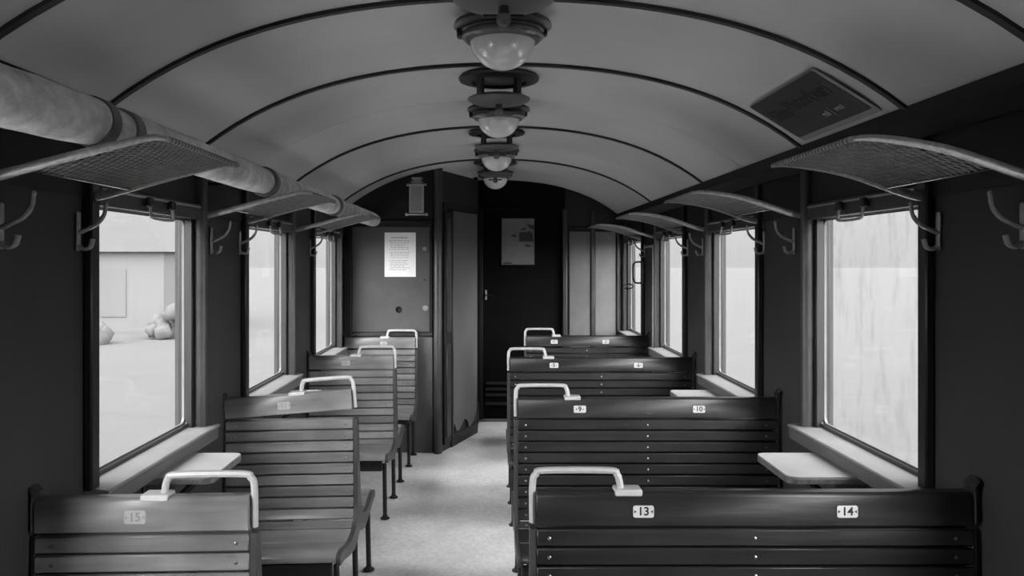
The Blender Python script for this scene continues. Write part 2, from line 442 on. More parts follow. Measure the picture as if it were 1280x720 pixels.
# door
d = struct_empty('door_1', (0, Y1, 0))
MB().box(-.085, .727, .012, .050, .019, H+.529, .003).build('door_leaf', M['door'], d)
MB().box(-.128, -.086, -.03, .05, 0, H+.53, .004).build('door_jamb', M['upper'], d)
MB().box(.728, .775, -.04, .05, 0, H+.53, .008).build('door_jamb', M['trim'], d)
for z in (.16, .25, .31, .37): MB().box(-.06, .70, -.006, .011, z, z+.03, .004).build('ledge', M['partition_dark'], d)
MB().box(.085, .468, .002, .011, H-.06, H+.455, .004).build('poster_frame', M['door'], d)
MB().box(-.065, -.045, -.02, .011, H-.40, H-.30, .004).build('lock_plate', M['steel'], d)
MB().tube([(-.055, -.02, H-.35), (-.055, -.05, H-.35), (.03, -.055, H-.352)], .008, 8).build('door_handle', M['bracket'], d)
MB().box(-.12, .75, -.06, .05, 0, .018, .004).build('threshold', M['sill'], d)
# faded sheet on the door
po = thing('wall_map', 'dim grey printed sheet with dark shapes on the end door', 'poster', (.275, Y1+.0005, H+.197))
MB().box(-.167, .167, 0, .0012, -.237, .237).build('sheet', M['poster'], po, smooth=0)
def poly(pm, pts, y=-.0006):
    f = [pm.bm.verts.new((x, y, z)) for x, z in pts]; b = [pm.bm.verts.new((x, y+.0005, z)) for x, z in pts]
    pm.bm.faces.new(f); pm.bm.faces.new(b[::-1])
    for i in range(len(pts)): j = (i+1) % len(pts); pm.bm.faces.new((f[i], b[i], b[j], f[j]))
pm = MB(); poly(pm, [(.01, .075), (.02, .095), (.10, .10), (.115, .115), (.15, .08), (.16, .0), (.01, .0)]); pm.build('printed_shape', M['poster_ink'], po, smooth=0)
pm = MB(); poly(pm, [(.02, .12), (.06, .145), (.09, .13), (.06, .115)]); pm.build('printed_shape', M['poster_ink'], po, smooth=0)
pm = MB(); poly(pm, [(.085, .175), (.165, .17), (.165, .12), (.12, .135)]); pm.build('printed_shape', M['poster_ink'], po, smooth=0)
pm = MB(); poly(pm, [(.065, -.03), (.12, -.035), (.13, -.055), (.08, -.05)]); pm.build('printed_shape', M['poster_ink'], po, smooth=0)
pm = MB(); poly(pm, [(-.08, .065), (-.02, .075), (-.02, .04), (-.05, .05)]); pm.build('printed_shape', M['poster_ink'], po, smooth=0)
pm = MB(); poly(pm, [(-.155, -.215), (-.08, -.212), (-.05, -.228), (-.155, -.234)]); pm.build('printed_shape', M['poster_ink'], po, smooth=0)

# toilet compartment on the left: front wall, post, slanted wall
YP = 6.85
xa = [XL + (-.42-XL)*i/12 for i in range(13)]
MB().prism([(XL, 0), (-.42, 0)] + [(x, min(cz(x)+.004, 9)) for x in xa[::-1]], 'y', YP, YP+.04).build('wall_compartment', M['partition_dark'], kind='structure', smooth=0)
wc = bpy.data.objects['wall_compartment']
def wcbox(name, px0, px1, py0, py1, th, m, bev=.004, off=0):
    x0 = (px0-614)*YP/1000; x1 = (px1-614)*YP/1000; z1 = H+(326-py0)*YP/1000; z0 = H+(326-py1)*YP/1000
    return MB().box(x0, x1, YP-th-off, YP-.0005-off, max(0, z0), z1, bev).build(name, m, wc)
# big hatch board with the round hole: built as ring of faces round the hole
bx0, bx1, bz0, bz1 = -1.185, -.522, H-.605, H+.288
hx, hz, hr = -.788, H-.418, .028
hb = MB(); NH = 24
circ = [(hx+hr*math.cos(2*PI*i/NH), hz+hr*math.sin(2*PI*i/NH)) for i in range(NH)]
def proj(i):
    a = 2*PI*i/NH; c, s_ = math.cos(a), math.sin(a); t = 9
    if c > 1e-6: t = min(t, (bx1-hx)/c)
    if c < -1e-6: t = min(t, (bx0-hx)/c)
    if s_ > 1e-6: t = min(t, (bz1-hz)/s_)
    if s_ < -1e-6: t = min(t, (bz0-hz)/s_)
    return (hx+c*t, hz+s_*t)
rect = [proj(i) for i in range(NH)]
corners = [(bx1, bz1), (bx0, bz1), (bx0, bz0), (bx1, bz0)]
for cx_, cz_ in corners:        # snap nearest sample to the corner
    j = min(range(NH), key=lambda i: (rect[i][0]-cx_)**2+(rect[i][1]-cz_)**2); rect[j] = (cx_, cz_)
for yy in (YP-.022, YP-.002):
    pass
Vs = [[hb.bm.verts.new((p[0], yy, p[1])) for p in loop] for loop in (circ, rect) for yy in (YP-.022, YP-.002)]
for i in range(NH):
    j = (i+1) % NH
    hb.bm.faces.new((Vs[0][i], Vs[0][j], Vs[2][j], Vs[2][i])); hb.bm.faces.new((Vs[1][i], Vs[3][i], Vs[3][j], Vs[1][j]))
    hb.bm.faces.new((Vs[0][i], Vs[1][i], Vs[1][j], Vs[0][j])); hb.bm.faces.new((Vs[2][i], Vs[2][j], Vs[3][j], Vs[3][i]))
hatch = hb.build('hatch_board', M['partition'], wc, smooth=30)
for px, py, r in ((532, 385, .024), (531, 311, .018)):
    x = (px-614)*YP/1000; z = H+(326-py)*YP/1000
    m = MB(); m.lathe([(0, .006), (r*.35, .006), (r*.4, .003), (r*.8, .003), (r*.85, .008), (r, .006), (r, 0)], sides=20)
    m.build('lock', M['hook'], hatch, (x, YP-.022, z)).rotation_euler = (PI/2, 0, 0)
MB().ball(((531-614)*YP/1000, YP-.024, H-.164), .008).build('stud', M['iron'], hatch)
wcbox('frame_rail', 440, 541, 276, 283, .030, M['upper'])
wcbox('frame_rail', 437, 541, 415, 420, .028, M['trim'])
wcbox('frame_stile', 430, 440, 240, 566, .035, M['upper'], .006)
wcbox('lower_panel', 442, 541, 421, 566, .012, M['panel'])
wcbox('frame_stile', 537, 541, 285, 415, .030, M['upper'], .003)
MB().tube([(-.455, YP-.035, 0), (-.455, YP-.035, cz(-.455)-.02)], .036, 14).build('corner_post', M['trim'], wc)
# slanted wall
P0, P1 = Vector((-.425, YP, 0)), Vector((-.13, 7.66, 0))
Ld = (P1-P0).length; ang = math.atan2(P1.y-P0.y, P1.x-P0.x)
sl = MB().box(0, Ld, 0, .04, 0, H+.775).build('wall_slant', M['partition_dark'], None, P0, kind='structure', smooth=0)
sl.rotation_euler = (0, 0, ang)
MB().box(.02, .17, -.022, -.0005, .06, H+.42, .004).build('stile', M['partition_dark'], sl)
MB().box(.045, .145, -.030, -.022, .12, .92, .008).build('stile_panel', M['trim'], sl)
MB().box(.045, .145, -.030, -.022, 1.02, H+.36, .008).build('stile_panel', M['trim'], sl)
MB().box(.172, .190, -.034, -.0005, .06, H+.44, .004).build('edge_strip', M['trim'], sl)
lp = [(.195, .06), (.22, .16), (.25, .20), (.29, .13), (.34, .12), (.42, .155), (.50, .20), (.58, .15), (.60, .10), (.72, .14), (.79, .22), (.80, .5), (.80, H+.44), (.195, H+.44)]
MB().prism(lp, 'y', -.018, -.006).build('leaf_panel', M['leaf'], sl, smooth=0)
MB().box(.19, .82, -.016, -.001, 0, .10, .004).build('kick_rail', M['partition_dark'], sl)
MB().box(.0, .83, -.022, -.0005, H+.45, H+.50, .004).build('head_rail', M['upper'], sl)
MB().box(-.17, -.13, 7.66, Y1, 0, H+.80).build('wall_lobby', M['door'], kind='structure', smooth=0)

# notice on the hatch
no = thing('notice_sheet', 'white printed notice sheet pinned to the left hatch board', 'notice', (-.777, YP-.0235, H+.052))
MB().box(-.133, .133, 0, .0012, -.189, .189).build('sheet', M['paper'], no, smooth=0)
nl = MB(); rn = random.Random(3)
def words(z, x0, x1, h):
    x = x0
    while x < x1-.01:
        wl = min(rn.uniform(.012, .034), x1-x); nl.box(x, x+wl, -.0005, -.0001, z-h/2, z+h/2); x += wl+.006
words(.145, -.075, .065, .007)
z = .122
for ln in range(16):
    words(z, -.085 if ln % 5 else -.095, rn.choice([.075, .09, .05, .085]), .0032); z -= .0155 if ln not in (5, 9) else .024
nl.build('printed_lines', M['ink_faded'], no, smooth=0, kind='stuff')

# small lantern on the compartment wall
la = thing('wall_lantern', 'small grey boxed lantern high on the left end wall', 'lamp', (-.632, YP-.0005, H+.535))
MB().box(-.062, .062, -.075, -.001, -.13, .115, .006).build('lantern_body', M['partition_dark'], la)
fr = MB()
fr.box(-.062, -.048, -.083, -.075, -.13, .115); fr.box(.048, .062, -.083, -.075, -.13, .115)
fr.box(-.062, .062, -.084, -.075, .098, .115); fr.box(-.062, .062, -.084, -.075, -.13, -.112)
fr.build('door_frame', M['sconce'], la, smooth=0)
MB().box(-.048, .048, -.079, -.075, -.112, .098).build('lantern_glass', M['sconce_glass'], la, smooth=0)
MB().box(-.05, .05, -.07, -.005, .125, .14, .004).box(-.045, .045, -.06, -.01, .155, .175, .006).box(-.03, .03, -.05, -.01, .112, .16).build('lantern_cap', M['sconce'], la)
m = MB(); m.tube([(-.085, -.07, -.142), (.085, -.07, -.142)], .008, 8); m.ball((-.085, -.07, -.142), .014); m.ball((.085, -.07, -.142), .014)
m.build('base_bar', M['sconce'], la)
for x_ in (-.075, .075): MB().ball((x_, -.07, .108), .012).build('hinge_knob', M['sconce'], la)

# ------------------------------------------------------------------ benches
PROF = [(-.024, .892), (-.034, .70), (-.044, .56), (-.056, .485), (-.080, .435), (-.12, .408), (-.18, .392),
        (-.26, .390), (-.34, .402), (-.41, .416), (-.465, .418), (-.492, .408), (-.500, .388)]
def resample(pts, n=200):
    seg = [0]
    for a, b in zip(pts, pts[1:]): seg.append(seg[-1]+math.dist(a, b))
    def at(s):
        s = max(0, min(seg[-1], s))
        for i in range(len(seg)-1):
            if s <= seg[i+1] + 1e-9:
                t = (s-seg[i])/(seg[i+1]-seg[i]); a, b = pts[i], pts[i+1]
                return (a[0]+(b[0]-a[0])*t, a[1]+(b[1]-a[1])*t)
    return at, seg[-1]
SPROF = [tuple(v)[:2] for v in smooth_path([(p[0], p[1], 0) for p in PROF], 4)]
PAT, PLEN = resample(SPROF)
def strip(s0, s1, th, n):
    P = [PAT(s0+(s1-s0)*i/n) for i in range(n+1)]; top = []; bot = []
    for i, p in enumerate(P):
        q0 = P[max(0, i-1)]; q1 = P[min(n, i+1)]
        dx, dz = q1[0]-q0[0], q1[1]-q0[1]; l = math.hypot(dx, dz)
        nx, nz = -dz/l, dx/l                       # inward normal (behind the face)
        if nx < 0 and abs(nx) > .5: nx, nz = -nx, -nz
        if nz > 0 and abs(nx) <= .5: nx, nz = -nx, -nz
        top.append(p); bot.append((p[0]+nx*th, p[1]+nz*th))
    return top + bot[::-1]
SPITCH = .0518
_slatcache = {}
def bench(side, xa, xw, D, labels, top=H-.646, nums=(), plate_x=(), double=True, worn=False, roll=0.0, rail_roll=0.0, faded=False, idx=0):
    """xa aisle end, xw wall end (world x)"""
    w_ = abs(xw-xa); xc = (xa+xw)/2; ai = 1 if xa > xw else -1      # local x direction of the aisle
    root = thing('bench', labels, 'bench', (xc, D, 0), 'slatted benches in the coach')
    if roll:
        root.rotation_euler = (0, roll, 0)
    hw = w_/2; sm = M['slat_worn_lit'] if worn else M['slat']
    key = (round(w_, 3), worn)
    if key not in _slatcache:
        L = []
        n = 0; s = .004
        while n < 10:
            m = MB(); m.prism(strip(s, s+SPITCH-.0066, .014, 1 if n < 8 else 3), 'x', -hw, hw, .003)
            L.append(('slat', m.mesh('slat', sm))); s += SPITCH; n += 1
        rest = PLEN - s; nb = 3
        for q in range(nb):
            a = s + rest*q/nb; b = s + rest*(q+1)/nb - (.004 if q < nb-1 else 0)
            m = MB(); m.prism(strip(a, b, .018, 7), 'x', -hw, hw, .0015)
            L.append(('seat_board', m.mesh('seat_board', M['seat'] if worn else sm)))
        _slatcache[key] = L
    for f in ((0, 1) if double else (0,)):
        for nm, me in _slatcache[key]:
            inst(nm, me, root, rot=(0, 0, PI) if f else None)
    # top rail with rounded upper edge
    m = MB(); t = .026
    m.prism([(-t, .8985), (-t, top-.012), (-t+.008, top-.002), (t-.008, top-.002), (t, top-.012), (t, .8985)], 'x', -hw, hw, .002)
    rail = m.build('top_rail', sm, root)
    if rail_roll:
        # loose rail: pivots about its wall end
        px = -hw*ai; R = Matrix.Translation((px, 0, .897)) @ Matrix.Rotation(rail_roll, 4, 'Y') @ Matrix.Translation((-px, 0, -.897))
        rail.matrix_basis = R
    # end panels following the bench profile
    cont = [(p[0], p[1]) for p in SPROF[::2]] + [SPROF[-1]]
    low = [(-.492, .372), (-.40, .362), (-.28, .335), (-.15, .315), (-.06, .335), (0, .36)]
    left = [(min(p[0]+.004, -.02), p[1]-.004) for p in cont]
    if double:
        outl = left + low + [(-x, z) for x, z in low[:-1][::-1]] + [(-p[0], p[1]) for p in left[::-1]]
    else:
        outl = left + low + [(.012, .36), (.012, .892)]
    for e_, nm in ((ai, 'end_panel'), (-ai, 'end_panel')):
        th = .020 if e_ == ai else .012
        x0, x1 = sorted((hw*e_, (hw+th)*e_)) if e_ == ai else sorted((hw*e_+th*ai*0, (hw-.0)*e_+ -.0 + th*e_))
        m = MB(); m.prism(outl, 'x', x0+.0006, x1, .0015); m.build(nm, M['endpanel'], root, smooth=25)
    # aprons under the front edges
    for f in ((-1, 1) if double else (-1,)):
        MB().box(-hw+.02, hw-.02, min(f*.45, f*.48), max(f*.45, f*.48), .315, .378, .004).build('apron', M['iron'], root)
    # legs
    ys = (-.42, 0.03, .43) if double else (-.41, -.03)
    lm = MB(); lm.tube([(0, 0, .012), (0, 0, .350)], .0135, 10); lm.lathe([(0, .0), (.030, .0), (.030, .006), (.016, .016), (.0135, .03)], sides=14)
    lme = lm.mesh('leg', M['iron'])
    for y in ys:
        for x in (hw-.012, -hw+.06):
            inst('leg', lme, root, (x*ai, y, 0))
    # handle on the aisle end of the rail
    A = (hw+.010)*ai; I = (hw-.235)*ai; F = (hw-.295)*ai
    zt_ = top+.054
    pth = [(A, 0, top-.092), (A, 0, zt_-.035), (A-.010*ai, 0, zt_-.010), (A-.034*ai, 0, zt_), (I+.030*ai, 0, zt_), (I+.008*ai, 0, zt_-.010), (I, 0, zt_-.030), (I-.004*ai, 0, top-.008)]
    m = MB(); m.tube(smooth_path(pth, 4), .0100, 8, flat=(1.0, 1.25))
    a, b = sorted((I+.016*ai, F)); m.box(a, b, -.0285, .0285, top-.012, top+.006, .003)
    hd = m.build('grab_handle', M['handle'], root)
    if rail_roll: hd.matrix_basis = R.copy()
    # wall bracket
    m = MB(); bxm = (-hw-.006)*ai
    m.tube([(bxm, 0, top-.09), (bxm, 0, top-.03), (bxm+.004*ai, 0, top+.012), (bxm-.012*ai, 0, top+.030), (bxm-.026*ai, 0, top+.012), (bxm-.030*ai, 0, top-.03)], .009, 8, flat=(.9, 3.2))
    m.build('wall_bracket', M['bracket'], root)
    # number plates
    for nmb, pxw in zip(nums, plate_x):
        px = pxw-xc; y = -.0265
        m = MB(); m.prism(rrect(-.029, .029, -.0168, .0168, .006, 3), 'y', -.002, 0)
        p = m.build('number_plate', M['plate_faded'] if faded else M['plate'], root, (px, y, top-.054), smooth=0, label=('faded blank-looking number plate' if faded else 'white enamel plate numbered %s' % nmb))
        if rail_roll:
            p.matrix_basis = R @ Matrix.Translation((px, y, top-.054))
        ink = M['ink_faded'] if faded else M['ink']
        bk = MB(); bk.prism(rrect(-.0305, .0305, -.0183, .0183, .007, 3), 'y', -.0008, .0002)
        bk.build('plate_rim', M['plate_faded'] if faded else M['ink'], p, smooth=0)
        t = inst('numeral', text_mesh(nmb, .033, 'numeral', ink, .0003, .0007), p, (0, -.0024, 0)); t.rotation_euler = (PI/2, 0, 0)
        wn = .0092*len(nmb)+.0012
        for q in (-1, 1):
            cx = q*min(.0235, wn+.0050); orn = MB()
            for pts in ([(cx-q*.0045, .0), (cx+q*.004, .0048), (cx+q*.002, 0), (cx+q*.004, -.0048)], [(cx-.0012, .0055), (cx+.0012, .0055), (cx+.0012, .0082), (cx-.0012, .0082)])[:1]:
                f = [orn.bm.verts.new((x, -.0024, z)) for x, z in pts]; g = [orn.bm.verts.new((x, -.0021, z)) for x, z in pts]
                orn.bm.faces.new(f); orn.bm.faces.new(g[::-1])
                for i in range(4): orn.bm.faces.new((f[i], g[i], g[(i+1) % 4], f[(i+1) % 4]))
            orn.build('ornament', ink, p, smooth=0)
    # screw heads along the slats
    sc_ = MB(); cols = [hw-.035, -hw+.05] + ([0.0, ] if w_ > .9 else [])
    for n in range(10):
        s = .004+SPITCH*n+.024; P = PAT(s)
        for c in cols:
            rr = .0058; vs = []
            b = bmesh.new(); bmesh.ops.create_icosphere(b, subdivisions=1, radius=rr)
            bmesh.ops.scale(b, vec=(1, .45, 1), verts=list(b.verts)); bmesh.ops.translate(b, vec=(c*ai, P[0]-.0008, P[1]), verts=list(b.verts)); sc_._merge(b)
    sc_.build('screw_heads', M['screw'], root, kind='stuff')
    return root

RW, LW = XR-.028, XL+.028
bench(1, .107+.02, RW, 2.26, 'dark slatted double bench with plates 13 and 14, nearest on the right', nums=('13', '14'), plate_x=(.425, .994))
bench(1, .107+.02, RW, 3.80, 'dark slatted double bench with plates 9 and 10, second on the right', nums=('9', '10'), plate_x=(.418, .98))
bench(1, .107+.02, RW, 5.38, 'dark slatted double bench with plates 5 and 6, third on the right', nums=('5', '6'), plate_x=(.42, .985))
bench(1, .285+.02, RW, 6.94, 'short dark slatted bench farthest along the right side by the end wall', nums=('1', '2'), plate_x=(.545, .99))
bench(-1, -.65, LW, 2.21, 'worn slatted single-seat bench nearest on the left, cut by the frame', nums=('15',), plate_x=(-.959,), worn=True, roll=math.radians(-.8), faded=True)
bench(-1, -.635, LW, 3.80, 'worn slatted single-seat bench whose loose top rail tilts up, second on the left', nums=('11',), plate_x=(-.955,), worn=True, roll=math.radians(-1.2), rail_roll=math.radians(-3.4), faded=True)
bench(-1, -.662, LW, 5.50, 'worn slatted single-seat bench third along the left side', nums=('7',), plate_x=(-.985,), worn=True, roll=math.radians(-.6), faded=True)
bench(-1, -.645, LW, 6.79, 'worn slatted bench backed against the left end wall under the hatch', nums=('3',), plate_x=(-.91,), worn=True, double=False, faded=True)

# ------------------------------------------------------------------ window tables
def table(side, k, label):
    s = side; X = XR if s > 0 else XL
    y0, y1 = 2.85+PITCH*k, 3.21+PITCH*k; zt = H-.770
    depth = .315 if s > 0 else .27
    root = thing('folding_table', label, 'table', (X, (y0+y1)/2, zt), 'folding tables under the windows')
    hy = (y1-y0)/2
    pts = []
    r = .035
    for cx, cy, t0 in ((-depth+r, hy-r, PI/2), (-depth+r, -hy+r, PI)):
        for i in range(6): t = t0+PI/2*i/5; pts.append((cx+r*math.cos(t), cy+r*math.sin(t)))
    pts = [(p[0]*s, p[1]) for p in pts] + [(-.002*s, -hy), (-.002*s, hy)]
    MB().prism(pts, 'z', -.006, 0, .001).build('table_top', M['table'], root, smooth=25)
    c = 1.004
    pe = [((p[0]*c if abs(p[0]) > .01 else p[0]), p[1]*c) for p in pts]
    MB().prism(pe, 'z', -.028, -.0065, .002).build('table_edge', M['table_edge'], root, smooth=25)
    for y in (-.11, .11):
        MB().tube([(-.004*s, y, -.20), (-depth*.7*s, y, -.028)], .008, 8).build('bracket', M['iron'], root)
    a, b = sorted((-.012*s, -.001*s)); MB().box(a, b, -.14, .14, -.24, -.03, .003).build('wall_cleat', M['iron'], root)
    return root
table(1, 0, 'pale folding table under the nearest right window, chipped dark edge')
table(1, 1, 'pale folding table just visible above the bench marked 9 and 10')
table(1, 2, 'pale folding table under the third right window, behind the bench marked 5 and 6')
table(-1, 0, 'pale folding table under the nearest left window, behind the front left bench')
table(-1, 1, 'pale folding table behind the grab handle of the bench with the loose rail')
table(-1, 2, 'pale folding table under the farthest left window')

# ------------------------------------------------------------------ luggage racks
def rack(side, yc, label):
    s = side; X = XR if s > 0 else XL
    XF = .88 if s > 0 else -.79
    ln = abs(X-XF)-.004; hl = .275
    root = thing('luggage_rack', label, 'rack', (X, yc, H), 'net luggage racks over the seats')
    prof = smooth_path([(-.004, 0, .196), (-.16*ln, 0, .212), (-.50*ln, 0, .268 if s > 0 else .255), (-.75*ln, 0, .293 if s > 0 else .284), (-.92*ln, 0, .301), (-1.0*ln, 0, .298)], 5)
    n = len(prof)
    for y in (-hl, hl):
        m = MB(); m.tube([(p.x*s, y, p.z) for p in prof], [.0150-.0085*i/(n-1) for i in range(n)], 10, flat=(.8, 1.0))
        a, b = sorted((-.010*s, -.001*s))
        m.box(a, b, y-.02, y+.02, .155, .235, .003)
        m.build('arm', M['steel'], root)
    def surf(u, v):           # u along the coach -1..1, v 0 front .. 1 wall
        i = (1-v)*(n-1); a = int(min(n-2, i)); t = i-a; p = prof[a].lerp(prof[a+1], t)
        sag = .012*(1-u*u)*math.sin(PI*min(1, max(0, v/.74)))
        return Vector((p.x*s, u*hl, p.z-.004-sag))
    VB = .72
    m = MB(); m.tube([(-ln*s, -hl-.004, .298), (-ln*s, hl+.004, .298)], .0075, 8); m.build('front_rail', M['steel'], root)
    q = surf(1, VB); m = MB(); m.tube([(q.x, -hl, q.z), (q.x, hl, q.z)], .005, 8); m.build('rear_rail', M['bracket'], root)
    # lashings round the front rail
    m = MB()
    for i in range(25):
        y = -hl+.02+(2*hl-.04)*i/24; m.tube([(-ln*s, y-.003, .298), (-ln*s, y+.003, .298)], .0092, 8)
    m.build('lashings', M['net'], root, kind='stuff', smooth=0)
    # the net: crossing diagonal cords between front and rear rail, sagging between the arms
    m = MB(); N = 17
    for sg in (-1, 1):
        for i in range(-N, N+1):
            c = i/N*1.65; pts = []
            for q in range(11):
                v = VB*q/10; u = c + sg*(q/10-.5)*1.1
                if -1 <= u <= 1: pts.append(surf(u, v))
            if len(pts) > 1: m.tube(pts, .0026, 4, caps=False)
    m.build('net', M['net'], root, kind='stuff')
    return root
RK = {1: ['net luggage rack nearest on the right, beside the dark ceiling sign', 'net luggage rack second from the camera on the right wall', 'net luggage rack third from the camera on the right wall', 'net luggage rack farthest along the right wall'],
      -1: ['net luggage rack nearest on the left, under the wrapped pipe', 'net luggage rack second from the camera on the left wall', 'net luggage rack farthest along the left wall']}
for i, y in enumerate((2.23, 3.78, 5.36, 6.93)): rack(1, y, RK[1][i])
for i, y in enumerate((2.23, 3.79, 5.40)): rack(-1, y, RK[-1][i])

# ------------------------------------------------------------------ coat hooks
def hook(side, y, label, first=[None, None]):
    s = side; X = XR if s > 0 else XL
    root = thing('coat_hook', label, 'hook', (X, y, H), 'double coat hooks on the side walls')
    a, b = sorted((-.010*s, -.001*s))
    m = MB(); m.box(a, b, -.011, .011, .030, .150, .004); m.build('back_plate', M['hook'], root)
    m = MB(); m.tube(smooth_path([(-.006*s, 0, .085), (-.030*s, 0, .095), (-.062*s, 0, .112), (-.084*s, 0, .140), (-.090*s, 0, .172)], 4), [.0085]*4+[.0075]*8+[.0062]*5, 8, flat=(1.25, .9))
    m.ball((-.090*s, 0, .174), .0075); m.build('upper_hook', M['hook'], root)
    m = MB(); m.tube(smooth_path([(-.006*s, 0, .048), (-.022*s, 0, .036), (-.042*s, 0, .042), (-.050*s, 0, .066)], 4), .0075, 8, flat=(1.5, .85)); m.build('lower_hook', M['hook'], root)
    return root
hk = [(1, 2.06, 'double coat hook nearest on the right wall, at the picture edge'), (1, 2.45, 'double coat hook beside the near edge of the nearest right window'),
      (1, 3.62, 'double coat hook on the right pillar just past the nearest window'), (1, 4.02, 'double coat hook at the near edge of the second right window'),
      (1, 5.18, 'double coat hook on the right pillar past the second window'), (1, 5.58, 'double coat hook at the near edge of the third right window'),
      (1, 7.15, 'double coat hook at the near edge of the farthest right window, above the brake lever'),
      (-1, 2.055, 'double coat hook nearest on the left wall, cut by the picture edge'), (-1, 2.44, 'double coat hook at the near edge of the nearest left window'),
      (-1, 3.60, 'double coat hook on the left pillar just past the nearest window'), (-1, 4.01, 'double coat hook at the near edge of the second left window'),
      (-1, 5.57, 'double coat hook at the near edge of the third left window')]
for s, y, l in hk: hook(s, y, l)

# emergency brake lever beside the farthest right window
br = thing('brake_lever', 'dark looped brake lever with ring beside the farthest right window', 'lever', (XR, 7.16, H-.10))
MB().box(-.030, -.001, -.05, .05, -.10, .10, .006).build('lever_box', M['iron'], br)
MB().tube(smooth_path([(-.030, 0, .09), (-.085, 0, .085), (-.105, 0, .05), (-.105, 0, -.05), (-.085, 0, -.095), (-.030, 0, -.10)], 3), .008, 8).build('loop', M['iron'], br)
MB().tube([(-.10+.0-.05+.045*math.cos(2*PI*i/14), 0, -.13+.022*math.sin(2*PI*i/14)) for i in range(15)], .006, 6, caps=False).build('ring', M['iron'], br)
# conduit on the pillar between the third and fourth right windows
cn = MB(); cn.tube(smooth_path([(XR-.014, 7.10, H+.12), (XR-.014, 6.78, H+.12), (XR-.014, 6.72, H+.08), (XR-.014, 6.72, H-.4), (XR-.014, 6.72, H-.95)], 4), .010, 8)
tag(cn.build('conduit', M['hook']), 'thin conduit bending down the right pillar before the farthest window', 'pipe')

# ------------------------------------------------------------------ wrapped pipe on the left
pp = thing('wrapped_pipe', 'pale lumpy wrapped pipe running along the upper left wall', 'pipe', (-1.0, 0, H+.348))
rn = random.Random(11)
def pipe_seg(y0, y1, r, lump, zs=0.0):
    m = MB(); n = max(4, int((y1-y0)/.05)); sides = 24; rings = []
    ph = [rn.uniform(0, 6) for _ in range(6)]
    for i in range(n+1):
        y = y0+(y1-y0)*i/n; ring_ = []
        t = i/n; e = min(1, min(t, 1-t)*n/1.5)
        for k in range(sides):
            a = 2*PI*k/sides
            rr = r*(.93+.07*e)*(1+lump*(math.sin(3*a+ph[0]+9*y)+.7*math.sin(2*a+ph[1]-17*y)+.5*math.sin(5*a+ph[2]+31*y)))
            ring_.append(m.bm.verts.new((rr*math.cos(a), y, rr*math.sin(a)-zs*math.sin(PI*t))))
        rings.append(ring_)
    for a, b in zip(rings, rings[1:]):
        for k in range(sides): m.bm.faces.new((a[k], a[(k+1) % sides], b[(k+1) % sides], b[k]))
    m.bm.faces.new(rings[0]); m.bm.faces.new(rings[-1][::-1])
    m.build('pipe_section', M['pipe'], pp, smooth=60)
pipe_seg(-2.2, .9, .063, .022); pipe_seg(.93, 1.99, .063, .022, .014); pipe_seg(2.03, 2.14, .056, .01); pipe_seg(2.18, 3.50, .058, .012); pipe_seg(3.56, 5.02, .058, .012); pipe_seg(5.08, 6.84, .058, .012)
for y, r in ((.915, .07), (2.01, .064), (2.16, .061), (3.53, .066), (5.05, .066)):
    m = MB(); m.tube([(0, y-.022, 0), (0, y+.022, 0)], r, 24); m.build('clamp', M['clamp'], pp)
for y in (2.01, 3.53, 5.05):
    m = MB(); m.tube([(-.05, y, -.01), (-.262, y, -.01)], .009, 8); m.build('hanger', M['iron'], pp)

# ------------------------------------------------------------------ ceiling lamps and ventilators
def lamp(y, label):
    x = .038; root = thing('ceiling_lamp', label, 'lamp', (x, y, cz(x)), 'round ceiling lamps along the crown')
    MB().lathe([(0, -.001), (.095, -.001), (.095, -.030), (0, -.030)], sides=28).build('base', M['lamp_dark'], root)
    MB().lathe([(0, -.030), (.145, -.030), (.160, -.038), (.163, -.050), (.150, -.058), (.136, -.062), (0, -.062)], sides=36).build('flange', M['lamp_dark'], root)
    MB().lathe([(.10, -.062), (.137, -.062), (.139, -.068), (.132, -.072), (.137, -.078), (.135, -.086), (.126, -.090), (.122, -.098), (.108, -.100), (.10, -.092)], sides=36).build('rim', M['lamp_rim'], root)
    MB().lathe([(.108*math.cos(t), -.092-.100*math.sin(t)) for t in [PI/2*i/12 for i in range(12)]] + [(0, -.192)], sides=32).build('globe', M['globe'], root, smooth=80)
    MB().box(-.152, -.128, -.02, .02, -.085, -.055, .004).build('latch', M['lamp_dark'], root)
    MB().box(.128, .148, -.016, .016, -.080, -.055, .004).build('hinge', M['lamp_dark'], root)
def vent(y, label):
    x = .034; root = thing('ceiling_ventilator', label, 'vent', (x, y, cz(x)), 'round ceiling ventilators between the lamps')
    MB().lathe([(0, -.001), (.15, -.001), (.170, -.006), (.180, -.016), (.176, -.026), (.15, -.032), (.125, -.034), (.120, -.022), (0, -.022)], sides=36).build('collar', M['lamp_dark'], root)
    pm_ = MB(); pm_.box(-.016, .016, -.010, .010, -.100, -.022, .003); pme = pm_.mesh('post', M['lamp_dark'])
    for i in range(4):
        a = PI/4+PI/2*i; inst('post', pme, root, (.115*math.cos(a), .115*math.sin(a), 0), rot=(0, 0, a+PI/2))
    MB().lathe([(0, -.098), (.125, -.098), (.139, -.106), (.139, -.112), (.12, -.122), (.05, -.130), (0, -.130)], sides=36).build('disc', M['vent_disc'], root)
    m = MB(); m.lathe([(0, -.130), (.014, -.130), (.016, -.150), (.020, -.154), (.020, -.172), (.012, -.182), (0, -.182)], sides=16); m.build('stem', M['vent_disc'], root)
    m = MB(); m.tube([(-.055, 0, -.156), (.055, 0, -.156)], .0050, 8); m.build('crossbar', M['lamp_dark'], root)
LL = ['largest ceiling lamp with pale glass bowl, nearest the camera', 'ceiling lamp with pale glass bowl, second from the camera', 'ceiling lamp with pale glass bowl, third from the camera', 'farthest ceiling lamp, small before the dark end door']
